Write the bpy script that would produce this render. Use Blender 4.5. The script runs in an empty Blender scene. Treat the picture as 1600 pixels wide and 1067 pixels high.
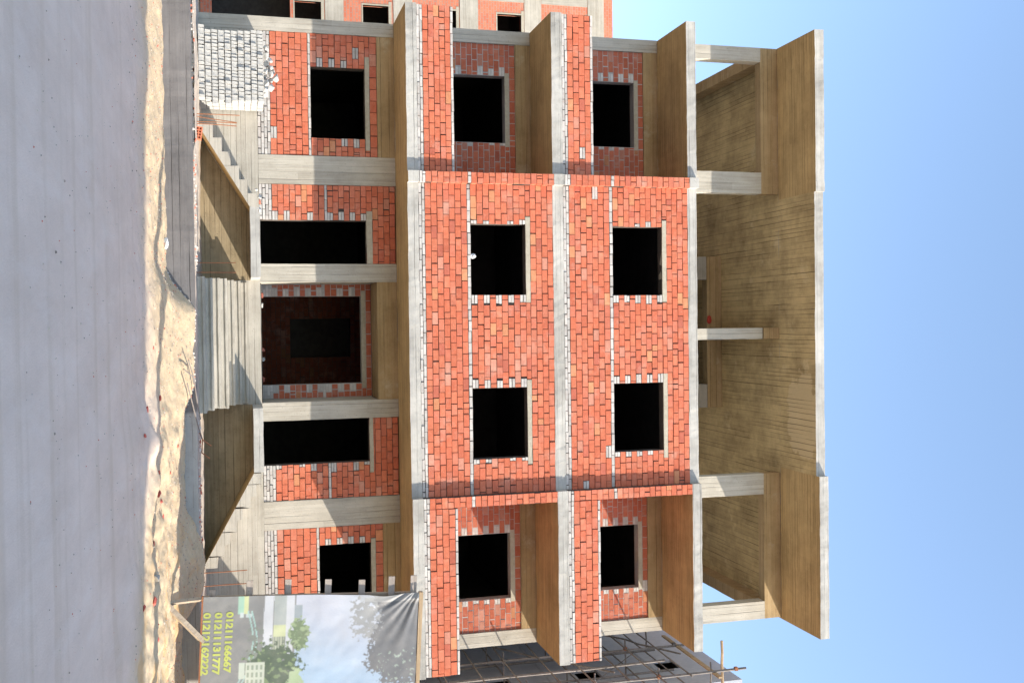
import bpy, math, random
from mathutils import Vector, Matrix, noise
random.seed(7)
S = bpy.context.scene
COL = S.collection
rnd = random.uniform
def nz(x, y, z=0.0, s=1.0): return noise.noise(Vector((x*s, y*s, z*s)))
def fbm(x, y, z=0.0, s=1.0, o=4): return noise.fractal(Vector((x*s, y*s, z*s)), 1.0, 2.0, o)
def sm(a, b, x):
    t = min(1.0, max(0.0, (x-a)/(b-a))); return t*t*(3-2*t)

# ------------------------------------------------------------------ objects
ORG = {}
def tag(o, label=None, cat=None, group=None, kind=None):
    if label: o['label'] = label
    if cat: o['category'] = cat
    if group: o['group'] = group
    if kind: o['kind'] = kind
    return o
def thing(name, loc, label, cat, group=None):
    o = bpy.data.objects.new(name, None); COL.objects.link(o)
    o.location = loc; o.empty_display_size = .2
    ORG[o.name] = Vector(loc)
    return tag(o, label, cat, group)

class MB:
    """collects faces in world coordinates, then becomes ONE mesh object"""
    def __init__(s): s.v = []; s.f = []; s.m = []; s.c = []
    def quad(s, a, b, c, d, col=(1, 1, 1), m=0):
        i = len(s.v); s.v += [a, b, c, d]; s.f.append((i, i+1, i+2, i+3)); s.m.append(m); s.c.append(col)
    def hexa(s, p, col=(1, 1, 1), m=0, mb=None, skip=()):
        # p: bottom 4 (ccw seen from above), top 4
        i = len(s.v); s.v += [tuple(q) for q in p]
        F = [(3, 2, 1, 0), (4, 5, 6, 7), (0, 1, 5, 4), (1, 2, 6, 5), (2, 3, 7, 6), (3, 0, 4, 7)]
        for k, f in enumerate(F):
            if k in skip: continue
            s.f.append(tuple(i+j for j in f)); s.c.append(col)
            s.m.append(mb if (k == 0 and mb is not None) else m)
    def box(s, x0, x1, y0, y1, z0, z1, col=(1, 1, 1), m=0, mb=None, skip=()):
        s.hexa([(x0, y0, z0), (x1, y0, z0), (x1, y1, z0), (x0, y1, z0), (x0, y0, z1), (x1, y0, z1), (x1, y1, z1), (x0, y1, z1)], col, m, mb, skip)
    def rbox(s, x0, x1, y0, y1, z0, z1, m=0, mb=None, j=.006, step=.18, ax='x'):
        """box with hand-cast wavering edges: cut along one axis, every corner nudged"""
        lo, hi = {'x': (x0, x1), 'y': (y0, y1), 'z': (z0, z1)}[ax]
        n = max(1, int((hi-lo)/step)); rings = []
        sd = rnd(0, 99)
        for k in range(n+1):
            t = lo+(hi-lo)*k/n
            if ax == 'x': r = [(t, y0, z0), (t, y1, z0), (t, y1, z1), (t, y0, z1)]
            elif ax == 'y': r = [(x0, t, z0), (x0, t, z1), (x1, t, z1), (x1, t, z0)]
            else: r = [(x0, y0, t), (x1, y0, t), (x1, y1, t), (x0, y1, t)]
            q = []
            for w, p in enumerate(r):
                d = [j*(nz(t*2.3+sd, w*7.1, g*3.3)+.7*nz(t*9+sd, w*5.7, g*4.1)) for g in range(3)]
                d[{'x': 0, 'y': 1, 'z': 2}[ax]] *= .5
                q.append(tuple(p[g]+d[g] for g in range(3)))
            rings.append(q)
        i = len(s.v)
        for q in rings: s.v += q
        # which side is the underside
        for k in range(n):
            for w in range(4):
                a = i+k*4+w; b = i+k*4+(w+1) % 4; c = b+4; d = a+4
                if ax == 'x': under = (w == 0)
                elif ax == 'y': under = (w == 3)
                else: under = False
                s.f.append((a, d, c, b) if ax != 'z' else (a, b, c, d)); s.c.append((1, 1, 1))
                s.m.append(mb if (under and mb is not None) else m)
        s.f.append((i, i+1, i+2, i+3) if ax != 'z' else (i+3, i+2, i+1, i)); s.c.append((1, 1, 1))
        e = i+n*4
        cap = (e+3, e+2, e+1, e) if ax != 'z' else (e, e+1, e+2, e+3)
        s.f.append(cap); s.c.append((1, 1, 1))
        s.m += [mb if (ax == 'z' and mb is not None) else m, m]
    def tube(s, pts, r, n=7, col=(1, 1, 1), m=0, wob=0):
        i = len(s.v); P = [Vector(p) for p in pts]
        for k, p in enumerate(P):
            t = (P[min(k+1, len(P)-1)]-P[max(k-1, 0)]).normalized()
            a = t.cross(Vector((0, 0, 1)) if abs(t.z) < .9 else Vector((1, 0, 0))).normalized(); b = t.cross(a)
            rr = r[k] if isinstance(r, (list, tuple)) else r
            for w in range(n):
                g = 2*math.pi*w/n; q = rr*(1+wob*rnd(-1, 1))
                s.v.append(tuple(p+a*math.cos(g)*q+b*math.sin(g)*q))
        for k in range(len(P)-1):
            for w in range(n):
                a = i+k*n+w; b = i+k*n+(w+1) % n
                s.f.append((a, b, b+n, a+n)); s.m.append(m); s.c.append(col)
        s.f.append(tuple(i+w for w in reversed(range(n)))); s.f.append(tuple(i+(len(P)-1)*n+w for w in range(n)))
        s.m += [m, m]; s.c += [col, col]
    def build(s, name, mats, parent=None, smooth=False, weld=False):
        if not isinstance(mats, (list, tuple)): mats = [mats]
        if parent is None:
            xs = [v[0] for v in s.v]; ys = [v[1] for v in s.v]; zs = [v[2] for v in s.v]
            org = Vector(((min(xs)+max(xs))/2, (min(ys)+max(ys))/2, min(zs)))
        else: org = ORG[parent.name]
        me = bpy.data.meshes.new(name)
        me.from_pydata([tuple(Vector(v)-org) for v in s.v], [], s.f)
        for mm in mats: me.materials.append(mm)
        me.polygons.foreach_set('material_index', s.m)
        at = me.color_attributes.new('Col', 'FLOAT_COLOR', 'CORNER')
        buf = []
        for f, c in zip(s.f, s.c): buf += [c[0], c[1], c[2], 1.0]*len(f)
        at.data.foreach_set('color', buf)
        if smooth: me.polygons.foreach_set('use_smooth', [True]*len(s.f))
        me.update()
        o = bpy.data.objects.new(name, me); COL.objects.link(o)
        if parent is None: o.location = org
        else: o.parent = parent
        ORG[o.name] = org
        return o

# ------------------------------------------------------------------ materials
class NT:
    def __init__(s, name):
        s.mat = bpy.data.materials.new(name); s.mat.use_nodes = True
        s.t = s.mat.node_tree; s.t.nodes.clear()
        s.out = s.t.nodes.new('ShaderNodeOutputMaterial'); s.b = s.t.nodes.new('ShaderNodeBsdfPrincipled')
        s.t.links.new(s.b.outputs[0], s.out.inputs[0])
        s.b.inputs['Roughness'].default_value = .9
        s.b.inputs['Specular IOR Level'].default_value = .2
        s.co = s.n('ShaderNodeTexCoord').outputs['Object']
    def n(s, t, **k):
        x = s.t.nodes.new(t)
        for a, b in k.items(): setattr(x, a, b)
        return x
    def set(s, inp, v):
        if hasattr(v, 'links'): s.t.links.new(v, inp)
        else: inp.default_value = v
    def map(s, sc, v=None, rot=(0, 0, 0)):
        m = s.n('ShaderNodeMapping'); s.set(m.inputs[0], v or s.co); m.inputs['Scale'].default_value = sc; m.inputs['Rotation'].default_value = rot
        return m.outputs[0]
    def noise(s, v, scale, detail=4, rough=.55, dist=0.0):
        m = s.n('ShaderNodeTexNoise'); s.set(m.inputs['Vector'], v); m.inputs['Scale'].default_value = scale
        m.inputs['Detail'].default_value = detail; m.inputs['Roughness'].default_value = rough; m.inputs['Distortion'].default_value = dist
        return m.outputs[0]
    def ramp(s, f, a, b, ca=(0, 0, 0), cb=(1, 1, 1)):
        m = s.n('ShaderNodeMapRange'); s.set(m.inputs[0], f); m.inputs[1].default_value = a; m.inputs[2].default_value = b
        m.clamp = True
        return m.outputs[0]
    def math(s, op, a, b=0.0, c=0.0):
        m = s.n('ShaderNodeMath', operation=op); s.set(m.inputs[0], a); s.set(m.inputs[1], b); s.set(m.inputs[2], c); return m.outputs[0]
    def mix(s, f, a, b, mode='MIX'):
        m = s.n('ShaderNodeMix', data_type='RGBA', blend_type=mode); s.set(m.inputs[0], f)
        for k, q in ((6, a), (7, b)):
            if isinstance(q, tuple): q = (*q[:3], 1.0)
            s.set(m.inputs[k], q)
        return m.outputs[2]
    def xyz(s, v=None):
        m = s.n('ShaderNodeSeparateXYZ'); s.set(m.inputs[0], v or s.co); return m.outputs
    def bump(s, h, st=.3, dist=.01):
        m = s.n('ShaderNodeBump'); m.inputs['Strength'].default_value = st; m.inputs['Distance'].default_value = dist
        s.set(m.inputs['Height'], h); s.t.links.new(m.outputs[0], s.b.inputs['Normal'])
    def attr(s):
        return s.n('ShaderNodeAttribute', attribute_name='Col').outputs['Color']
    def done(s, col):
        if isinstance(col, tuple): col = (*col[:3], 1.0)
        s.set(s.b.inputs['Base Color'], col); return s.mat

def concrete(name, ax, base, dark, w=.11, stripe=.5, blot=.5, joint=.6, light=None, patch=None, shift=None):
    """board-marked concrete: boards run along ax"""
    t = NT(name); x = t.xyz()
    i = 'xyz'.index(ax); oth = [k for k in range(3) if k != i]
    c = t.math('ADD', x[oth[0]], x[oth[1]])
    wob = t.noise(t.map((1.2, 1.2, 1.2)), 1.0, 2)
    c2 = t.math('MULTIPLY_ADD', wob, .018, c)
    c2 = t.math('MULTIPLY_ADD', t.math('SINE', t.math('MULTIPLY', c, 9.0)), .03, c2)
    cell = t.math('DIVIDE', c2, w); fl = t.math('FLOOR', cell); fr = t.math('FRACT', cell)
    wn = t.n('ShaderNodeTexWhiteNoise', noise_dimensions='2D')
    cb = t.n('ShaderNodeCombineXYZ'); t.set(cb.inputs[0], fl)
    seg = t.math('FLOOR', t.math('DIVIDE', t.math('MULTIPLY_ADD', fl, .83, x[i]), 2.6)); t.set(cb.inputs[1], seg)
    t.set(wn.inputs[0], cb.outputs[0]); bv = wn.outputs[0]
    sc = [16.0, 16.0, 16.0]; sc[i] = .55
    fib = t.noise(t.map(tuple(sc)), 1.6, 6, .65)
    blo = t.noise(t.co, .9, 6, .62)
    blo2 = t.noise(t.map((3, 3, 3)), 2.2, 5, .6)
    f = t.math('ADD', t.math('MULTIPLY', t.ramp(fib, .3, .7), stripe), t.math('MULTIPLY', bv, stripe*.55))
    f = t.math('ADD', f, t.math('MULTIPLY', t.ramp(blo, .36, .68), blot))
    f = t.math('ADD', f, t.math('MULTIPLY', t.ramp(blo2, .45, .75), blot*.4))
    f = t.math('DIVIDE', f, stripe*1.55+blot*1.4)
    col = t.mix(t.ramp(f, .18, .82), base, dark)
    if light:
        g = t.noise(t.map((1, 1, 1)), 1.7, 6, .7)
        col = t.mix(t.math('MULTIPLY', t.ramp(g, .58, .72), .7), col, light)
    if patch:                                                # a pale irregular stain left by a leak
        px = t.math('DIVIDE', t.math('ADD', x[0], .34-patch[0]), 1.0); py = t.math('DIVIDE', t.math('ADD', x[1], 6.0-patch[1]), .75)
        d = t.math('ADD', t.math('MULTIPLY', px, px), t.math('MULTIPLY', py, py))
        d = t.math('ADD', d, t.math('MULTIPLY', t.math('SUBTRACT', t.noise(t.co, 2.6, 5, .65), .5), 2.6))
        col = t.mix(t.math('MULTIPLY', t.ramp(d, 1.05, .95), .75), col, (.60, .47, .28))
    if shift:                                                # a paler tone further along
        col = t.mix(t.ramp(t.math('ADD', x[0], t.math('MULTIPLY', t.noise(t.co, 1.5, 3), .15)), shift[0], shift[0]+.06), col, t.mix(t.ramp(f, .18, .82), shift[1], shift[2]))
    edge = t.math('MINIMUM', fr, t.math('SUBTRACT', 1.0, fr))
    jl = t.math('MULTIPLY', t.ramp(edge, .07, .0), t.ramp(t.noise(t.map(tuple(.35 if k == i else 3.0 for k in range(3))), 1.5, 3), .40, .62))
    col = t.mix(t.math('MULTIPLY', jl, joint), col, tuple(q*.32 for q in dark))
    sp = t.noise(t.co, 38, 2, .5)
    col = t.mix(t.math('MULTIPLY', t.ramp(sp, .66, .74), .45), col, tuple(q*.4 for q in dark))
    h = t.math('ADD', t.math('MULTIPLY', fib, .6), t.math('MULTIPLY', jl, -1.0))
    h = t.math('ADD', h, t.math('MULTIPLY', bv, .35)); h = t.math('ADD', h, t.math('MULTIPLY', t.noise(t.co, 24, 5, .6), .5))
    t.bump(h, .55, .012)
    return t.done(col)

GREY = (.49, .452, .385); GREYD = (.30, .272, .225)
M = {}
M['cx'] = concrete('concrete_boards_along_front', 'x', GREY, GREYD, .12, .5, .5)
M['cz'] = concrete('concrete_boards_upright', 'z', GREY, GREYD, .13, .5, .4)
M['fasc'] = concrete('concrete_slab_edge', 'x', (.475, .458, .42), (.24, .228, .205), .12, .5, 1.0, .7)
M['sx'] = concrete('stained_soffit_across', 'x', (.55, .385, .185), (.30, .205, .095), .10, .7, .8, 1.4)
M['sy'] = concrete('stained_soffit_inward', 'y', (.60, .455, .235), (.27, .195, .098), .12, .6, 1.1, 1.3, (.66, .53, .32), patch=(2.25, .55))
M['stain'] = concrete('oil_stain_shade_concrete', 'x', (.37, .295, .19), (.17, .13, .078), .13, .6, .8, .9)  # form-oil brown, taken darker to deepen the shade under the landings
M['bm'] = concrete('stained_beam', 'x', (.42, .305, .17), (.24, .165, .08), .14, .6, .7, .8, (.46, .39, .28))
M['wall'] = concrete('old_grey_wall', 'x', (.20, .188, .185), (.115, .107, .106), .16, .5, .7, .9, shift=(1.55, (.44, .415, .385), (.30, .28, .26)))
M['plain'] = concrete('plain_concrete', 'x', (.36, .34, .31), (.24, .225, .20), .2, .3, .7, .4)

def mk_brick(name='red_hollow_brick'):
    t = NT(name); a = t.attr(); x = t.xyz()
    n1 = t.noise(t.co, 9, 5, .65); n2 = t.noise(t.map((5, 5, 160)), 1.0, 2)
    col = t.mix(t.ramp(n1, .35, .7), a, t.mix(1.0, a, (.82, .74, .72), 'MULTIPLY'))
    sp = t.noise(t.co, 60, 3, .6)
    col = t.mix(t.math('MULTIPLY', t.ramp(sp, .6, .75), .35), col, (.62, .5, .42))
    mot = t.noise(t.co, 2.3, 6, .7)
    col = t.mix(t.math('MULTIPLY', t.ramp(mot, .54, .78), .34), col, (.58, .46, .38))
    dk = t.noise(t.map((22, 22, 22)), 1.0, 4, .6); col = t.mix(t.math('MULTIPLY', t.ramp(dk, .62, .78), .28), col, (.16, .075, .05))
    t.bump(t.math('ADD', t.math('MULTIPLY', n2, .7), t.math('MULTIPLY', sp, .6)), .5, .006)
    return t.done(col)
M['brick'] = mk_brick()
def simple(name, col, dark, s=12, rough=.9, bump=.3, s2=1.5, spec=.2):
    t = NT(name); t.b.inputs['Roughness'].default_value = rough; t.b.inputs['Specular IOR Level'].default_value = spec
    n = t.noise(t.co, s, 6, .65); m = t.noise(t.co, s2, 4, .6)
    f = t.math('ADD', t.math('MULTIPLY', n, .5), t.math('MULTIPLY', m, .5))
    t.bump(n, bump, .01)
    return t.done(t.mix(t.ramp(f, .36, .64), col, dark))
M['mortar'] = simple('dark_raked_mortar', (.12, .10, .088), (.05, .042, .037), 20)
M['mortarl'] = simple('pale_flush_mortar', (.46, .43, .40), (.33, .30, .28), 20)
M['lint'] = simple('cast_lintel', (.46, .42, .34), (.33, .29, .22), 14)
M['dark'] = simple('shade_dark_blockwork', (.085, .075, .068), (.055, .048, .044), 6)  # near-black: the shade of the rooms put into the wall colour
M['white'] = simple('white_cement_brick', (.52, .51, .48), (.36, .35, .33), 30, .95, .5, 7)
M['rust'] = simple('rusty_bar', (.36, .15, .07), (.22, .09, .05), 40)
M['wood'] = concrete('sawn_timber', 'x', (.47, .35, .22), (.30, .21, .13), .09, .7, .3, .3)
M['woodb'] = concrete('grey_timber', 'x', (.42, .365, .315), (.27, .23, .20), .09, .6, .4, .3)
M['woodz'] = concrete('sawn_timber_upright', 'z', (.40, .33, .25), (.24, .19, .14), .09, .7, .3, .3)
M['woodg'] = simple('grey_weathered_pole', (.25, .225, .21), (.11, .095, .085), 14)
M['plaster'] = simple('grey_render', (.47, .485, .53), (.38, .395, .44), 8, .95, .15, .5)
M['cloth'] = simple('white_plastic', (.80, .80, .79), (.62, .62, .63), 20, .6, .5)
M['wire'] = simple('grey_weathered_bar', (.24, .21, .19), (.14, .12, .11), 30)

def mk_bricktex(name, c1, c2, mo, bw=.26, bh=.133, ms=.012):
    t = NT(name); x = t.xyz()
    cb = t.n('ShaderNodeCombineXYZ'); t.set(cb.inputs[0], t.math('ADD', x[0], x[1])); t.set(cb.inputs[1], x[2])
    b = t.n('ShaderNodeTexBrick'); t.set(b.inputs['Vector'], cb.outputs[0])
    b.inputs['Color1'].default_value = (*c1, 1); b.inputs['Color2'].default_value = (*c2, 1); b.inputs['Mortar'].default_value = (*mo, 1)
    b.inputs['Scale'].default_value = 1; b.inputs['Mortar Size'].default_value = ms; b.inputs['Brick Width'].default_value = bw; b.inputs['Row Height'].default_value = bh
    n = t.noise(t.co, 1.3, 6, .65)
    col = t.mix(t.math('MULTIPLY', t.ramp(n, .5, .75), .35), b.outputs[0], (.42, .3, .24))
    t.bump(t.math('ADD', t.math('MULTIPLY', b.outputs['Fac'], -1.0), t.math('MULTIPLY', t.noise(t.co, 20, 4), .5)), .5, .01)
    return t.done(col)
M['bricktex'] = mk_bricktex('distant_brickwork', (.50, .145, .085), (.58, .20, .115), (.33, .25, .2))

# ------------------------------------------------------------------ brickwork
REDS = [(.595, .178, .098), (.58, .165, .09), (.61, .192, .108), (.565, .16, .09), (.59, .186, .115), (.595, .20, .122)]
SHADE_K = 1.0
def red():
    c = random.choice(REDS); k = rnd(.84, 1.02)*SHADE_K
    if random.random() < .03: c = (.62, .27, .14)
    if random.random() < .03: c = (.48, .14, .09)
    if random.random() < .04: c = (.60, .27, .19)
    return tuple(q*k for q in c)
def greyb():
    k = rnd(.42, .60); return (k, k*.97, k*.91)
def panel(bb, mm, x0, x1, z0, z1, rows, holes=(), lint=(), P=None, L=.258, gap=.03, jv=.016, jb=.012, thick=.25, tooth=True, jit=.006):
    """rows: (z_from, z_to, kind, course). P maps (u, depth, z) to the world. bb gets bricks, mm the wall behind."""
    allh = list(holes)+list(lint)
    br = sorted({h[2] for h in allh} | {h[3] for h in allh})
    R = []
    for a, b, kind, ch in rows:
        cuts = [a]+[q for q in br if a+.04 < q < b-.04]+[b]
        for p, q in zip(cuts, cuts[1:]):
            n = max(1, round((q-p)/ch)); h = (q-p)/n
            for k in range(n): R.append((p+k*h, p+(k+1)*h, kind))
    for ri, (a, b, kind) in enumerate(R):
        mid = (a+b)/2
        iv = [(x0, x1)]
        for h in allh:
            if h[2] < mid < h[3]:
                nv = []
                for p, q in iv:
                    if h[1] <= p or h[0] >= q: nv.append((p, q)); continue
                    if h[0] > p+.02: nv.append((p, h[0]))
                    if h[1] < q-.02: nv.append((h[1], q))
                iv = nv
        for p, q in iv:
            ph = (L/2 if ri % 2 else 0)+rnd(-.02, .02)
            LL = L*(.9 if kind == 'grey' else 1)
            xs = [p]; t = p-((p-x0+ph) % LL)+LL
            while t < q-.05:
                if t > p+.05: xs.append(t+rnd(-.008, .008))
                t += LL
            xs.append(q)
            for k, (c, d) in enumerate(zip(xs, xs[1:])):
                def put(c, d, a, b, col, off=0.0):
                    dz = rnd(-jit, jit)*.6; dy = rnd(-jit, jit)*1.5+off; tl = rnd(-.5, .5)*jit
                    v = jv*rnd(.4, 1.0)+(jv*rnd(.3, 1.2) if random.random() < .3 else 0); c += v/2; d -= v/2; a += jb/2; b -= jb/2
                    pts = [(c, dy, a+dz), (d, dy+tl, a+dz+tl), (d, .12, a+dz), (c, .12, a+dz), (c, dy, b+dz), (d, dy+tl, b+dz+tl), (d, .12, b+dz), (c, .12, b+dz)]
                    bb.hexa([P(*w) for w in pts], col, skip=(4,))
                endh = [h for h in holes if h[2]-.01 < mid < h[3]+.01 and (abs(c-h[1]) < .01 or abs(d-h[0]) < .01)]
                if kind == 'red' and tooth and endh and ri % 2 == 0 and random.random() < .85:
                    w = min(rnd(.16, .21), d-c)
                    lft = abs(d-endh[0][0]) < .01
                    e0, e1 = (d-w, d) if lft else (c, c+w)
                    put(e0, e1, a, mid, greyb()); put(e0, e1, mid, b, greyb())
                    if d-c > w+.05: put(*((c, e0) if lft else (e1, d)), a, b, red())
                elif kind == 'grey': put(c, d, a, b, greyb())
                else:
                    if random.random() < .004: put(c, d, a, mid, greyb()); put(c, d, mid, b, greyb())
                    elif random.random() < .03: put(c, (c+d)/2, a, b, red()); put((c+d)/2, d, a, b, red())
                    else: put(c, d, a, b, red())
    # wall behind
    xs = sorted({x0, x1} | {h[0] for h in holes} | {h[1] for h in holes}); zs = sorted({z0, z1} | {h[2] for h in holes} | {h[3] for h in holes})
    for a, b in zip(xs, xs[1:]):
        for c, d in zip(zs, zs[1:]):
            mx, mz = (a+b)/2, (c+d)/2
            if any(h[0] < mx < h[1] and h[2] < mz < h[3] for h in holes): continue
            mm.hexa([P(*w) for w in [(a, gap, c), (b, gap, c), (b, thick, c), (a, thick, c), (a, gap, d), (b, gap, d), (b, thick, d), (a, thick, d)]])
def front(yf): return lambda u, d, z: (u, yf+d, z)
def sidew(xf): return lambda u, d, z: (xf+d, -u, z)       # faces -x, u = -y
def sidee(xf): return lambda u, d, z: (xf-d, u, z)        # faces +x

# ================================================================== THE BUILDING
B = thing('unfinished_building', (.34, 6.0, .72), 'half built red brick and concrete villa with open window holes and an empty top storey', 'building')
XL, XR = -6.72, 7.40
YB = 12.0
FB = [4.92, 8.08, 11.24, 14.43]; FT = [5.15, 8.32, 11.46, 14.66]
FXL, FXLR = -3.22, -2.99           # left brick pier
FXR, FXRR = 3.62, 3.85             # right brick pier
WL, WC, WR = -.02, .0, -.14        # front planes: left wing, middle, right wing
YC = 1.65                          # plane of columns and set-back walls

def slab(name, k, wl=WL):
    b = MB(); z0, z1 = FB[k], FT[k]
    roof = k == 3
    # front strips, each under its own wing (boards across), deep field behind (boards inward)
    for x0, x1, y in ((XL, FXL, wl), (FXL, FXLR, -.14), (FXLR, FXR, WC), (FXR, XR, WR)):
        if roof and x0 == FXL: y = wl
        mid = x0 == FXLR
        b.rbox(x0, x1, y, YC+.0 if not (mid and roof) else YC, z0, z1, 0, 2 if (mid and roof) else 1, .009, .11)
    b.box(XL, XR, YC+.002, YB, z0, z1, m=0, mb=2 if roof else 1)
    return b.build(name, [M['fasc'], M['sx'], M['sy']], B)
for k in range(3): slab('floor_slab', k)
slab('roof_slab', 3, -.07)

def one(name, mat, fn, parent=B):
    b = MB(); fn(b); return b.build(name, mat, parent)

# columns ---------------------------------------------------------------
CW = {'a': (-6.73, -6.43), 'b': (-3.75, -3.12), 'c': (-1.38, -.98), 'd': (1.64, 2.04), 'e': (3.80, 4.42), 'f': (7.08, 7.41)}
G0 = 1.94
for k, (a, c) in CW.items():
    zb = .70 if k in 'af' else G0
    zt = 4.915 if k in 'cd' else FB[0]
    one('column', M['cz'], lambda b: b.rbox(a, c, YC, YC+.38, zb, FB[0]-.004, j=.005, ax='z'))
for lv in (0, 1):
    for k in 'af':
        a, c = CW[k]; one('column', M['cz'], lambda b: b.rbox(a, c, YC, YC+.38, FT[lv]+.002, FB[lv+1]-.004, j=.005, ax='z'))
for a, c in ((-6.71, -6.37), (-3.66, -3.14), (.16, .43), (3.76, 4.27), (6.93, 7.36)):
    one('column', M['cz'], lambda b: b.rbox(a, c, YC, YC+.30, FT[2]+.002, 13.97, j=.006, ax='z'))
for a in (-6.71, 6.93):
    for y in (6.4, 11.5): one('column', M['cz'], lambda b: b.rbox(a, a+.4, y, y+.3, FT[2]+.002, 14.05, j=.006, ax='z'))
# beams ------------------------------------------------------------------
def beam(x0, x1, y0, y1, z0, z1, ax='x', m='bm'): return one('beam', [M[m], M[m]], lambda b: b.rbox(x0, x1, y0, y1, z0, z1, j=.006, ax=ax))
beam(-6.427, -3.753, YC+.004, YC+.3, 4.53, 4.916)
beam(4.423, 7.077, YC+.004, YC+.3, 4.53, 4.916)
beam(-.977, 1.637, YC+.004, 2.78, 4.47, 4.916)
for k in (1, 2):
    beam(-6.427, FXL-.003, YC+.004, YC+.3, FB[k]-.36, FB[k]-.004)
    beam(FXRR+.003, 7.077, YC+.004, YC+.3, FB[k]-.36, FB[k]-.004)
beam(-6.71, -3.14, YC, YC+.28, 13.97, 14.426); beam(3.76, 7.36, YC, YC+.28, 13.97, 14.426)
beam(.16, .43, YC, 4.78, 14.0, 14.427, 'y')
beam(-6.71, -6.42, YC+.29, 11.5, 14.05, 14.427, 'y'); beam(7.06, 7.36, YC+.29, 11.5, 14.05, 14.427, 'y')
beam(-1.80, 2.36, 4.80, 5.10, 13.99, 14.426)
# stair head behind the middle of the top storey
for a, c in ((-1.80, -1.17), (1.72, 2.36)): one('column', M['plain'], lambda b: b.box(a, c, 4.82, 5.1, FT[2]+.002, 13.985))
def head(b):
    b.box(-1.8, -1.6, 5.12, 8.4, FT[2]+.002, 14.0); b.box(2.16, 2.36, 5.12, 8.4, FT[2]+.002, 14.0); b.box(-1.6, 2.16, 8.2, 8.4, FT[2]+.002, 14.0)
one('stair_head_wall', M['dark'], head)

# middle brick front --------------------------------------------------------
LINT = .105
def win(x0, z0, z1, w=1.505): return (x0, x0+w, z0, z1)
def lintel_over(h, y, par, e=.2, ext=.006):
    one('lintel', M['lint'], lambda b: b.rbox(h[0]-e+rnd(-.03, .03), h[1]+e+rnd(-.03, .03), y-ext, y+.2, h[3]+.003, h[3]+LINT-.004, j=.006, step=.25), par)
def brick_front(name, yf, x0, x1, z0, z1, rows, holes, lint_e=.2, light=False, **kw):
    global SHADE_K
    SHADE_K = kw.pop('dull', .78 if light else 1.0)  # darker bricks on set-back walls, deepening their shade in the colour
    bb = MB(); mm = MB()
    lints = [(h[0]-lint_e, h[1]+lint_e, h[3], h[3]+LINT) for h in holes] if lint_e else []
    kw.setdefault('P', front(yf))
    if light: kw.update(gap=.006, jv=.018, jb=.014, jit=.003)
    panel(bb, mm, x0, x1, z0, z1, rows, holes, lints, **kw); SHADE_K = 1.0
    w = mm.build(name, M['mortarl'] if light else M['mortar'], B)
    bb.build('brick_facing', M['brick'], w)
    for h in holes:
        if lint_e: lintel_over(h, yf, w, lint_e)
    return w
def seg(*z):
    return [(a, b, k, c) for a, b, k, c in z]
for lv in (0, 1):
    z0 = FT[lv]; s = 6.257+3.195*lv; hw = 1.205 if lv == 0 else 1.165
    holes = [win(-2.14 if lv == 0 else -2.12, s, s+hw), win(1.355 if lv == 0 else 1.335, s, s+hw)]
    rows = seg((z0, z0+.13, 'grey', .065), (z0+.13, s-.075, 'red', .131), (s-.075, s, 'grey', .075), (s, FB[lv+1], 'red', .131))
    brick_front('brick_wall', WC, FXLR, FXR, z0, FB[lv+1]-.003, rows, holes, .17)
    # the two brick piers at its ends stand proud
    for x0, x1 in ((FXL, FXLR), (FXR, FXRR)):
        bb = MB(); mm = MB()
        panel(bb, mm, x0, x1, z0, FB[lv+1]-.003, rows, P=front(-.14), L=.23, thick=.30)
        pr = mm.build('brick_pier', M['mortar'], B); bb.build('brick_facing', M['brick'], pr)
        bb2 = MB(); m2 = MB()
        if x0 == FXL:
            panel(bb2, m2, -.135, 0.0, z0, FB[lv+1]-.003, rows, P=sidee(x1+.002), L=.3, gap=.004, thick=.1)
            bb2.build('brick_facing', M['brick'], pr)
    # return walls of the middle front towards the balconies
    for fx in (0, 1):
        bb = MB(); mm = MB()
        rr = seg((z0, FB[lv+1]-.003, 'red', .131))
        if fx == 0: panel(bb, mm, -YC, -.165, z0, FB[lv+1]-.003, rr, P=sidew(FXL-.002), tooth=False)
        else: panel(bb, mm, .165, YC, z0, FB[lv+1]-.003, rr, P=sidee(FXRR+.002), tooth=False)
        w = mm.build('return_wall', M['mortar'], B); bb.build('brick_facing', M['brick'], w)
    # balcony parapets
    for x0, x1, yf, ztop in ((XL+.02, FXL-.004, WL+.012, 5.93 if lv == 0 else 9.03), (FXRR+.004, XR-.02, WR+.006, 5.88 if lv == 0 else 9.05)):
        bb = MB(); mm = MB()
        rr = seg((z0, z0+.125, 'grey', .063), (z0+.125, ztop-.06, 'red', .131), (ztop-.06, ztop, 'grey', .06))
        panel(bb, mm, x0, x1, z0, ztop-.004, rr, P=front(yf), thick=.13)
        # short return along the open end
        if x0 < 0: panel(bb, mm, -YC, -(yf+.14), z0, ztop-.004, rr, P=sidew(x0), thick=.13)
        else: panel(bb, mm, yf+.14, YC, z0, ztop-.004, rr, P=sidee(x1), thick=.13)
        w = mm.build('balcony_parapet', M['mortar'], B); bb.build('brick_facing', M['brick'], w)
    # set-back walls of the balconies
    s2 = 6.20 if lv == 0 else 9.50; t2 = 7.475 if lv == 0 else 10.645
    rr = seg((z0, z0+.13, 'grey', .065), (z0+.13, FB[lv+1]-.36, 'red', .131))
    brick_front('brick_wall', YC+.03, -6.427, FXL-.005, z0, FB[lv+1]-.363, rr, [win(-5.70, s2, t2, 1.53)], .06, True)
    brick_front('brick_wall', YC+.03, FXRR+.005, 7.077, z0, FB[lv+1]-.363, rr, [win(4.82, s2, t2, 1.51)], .06, True)

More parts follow.
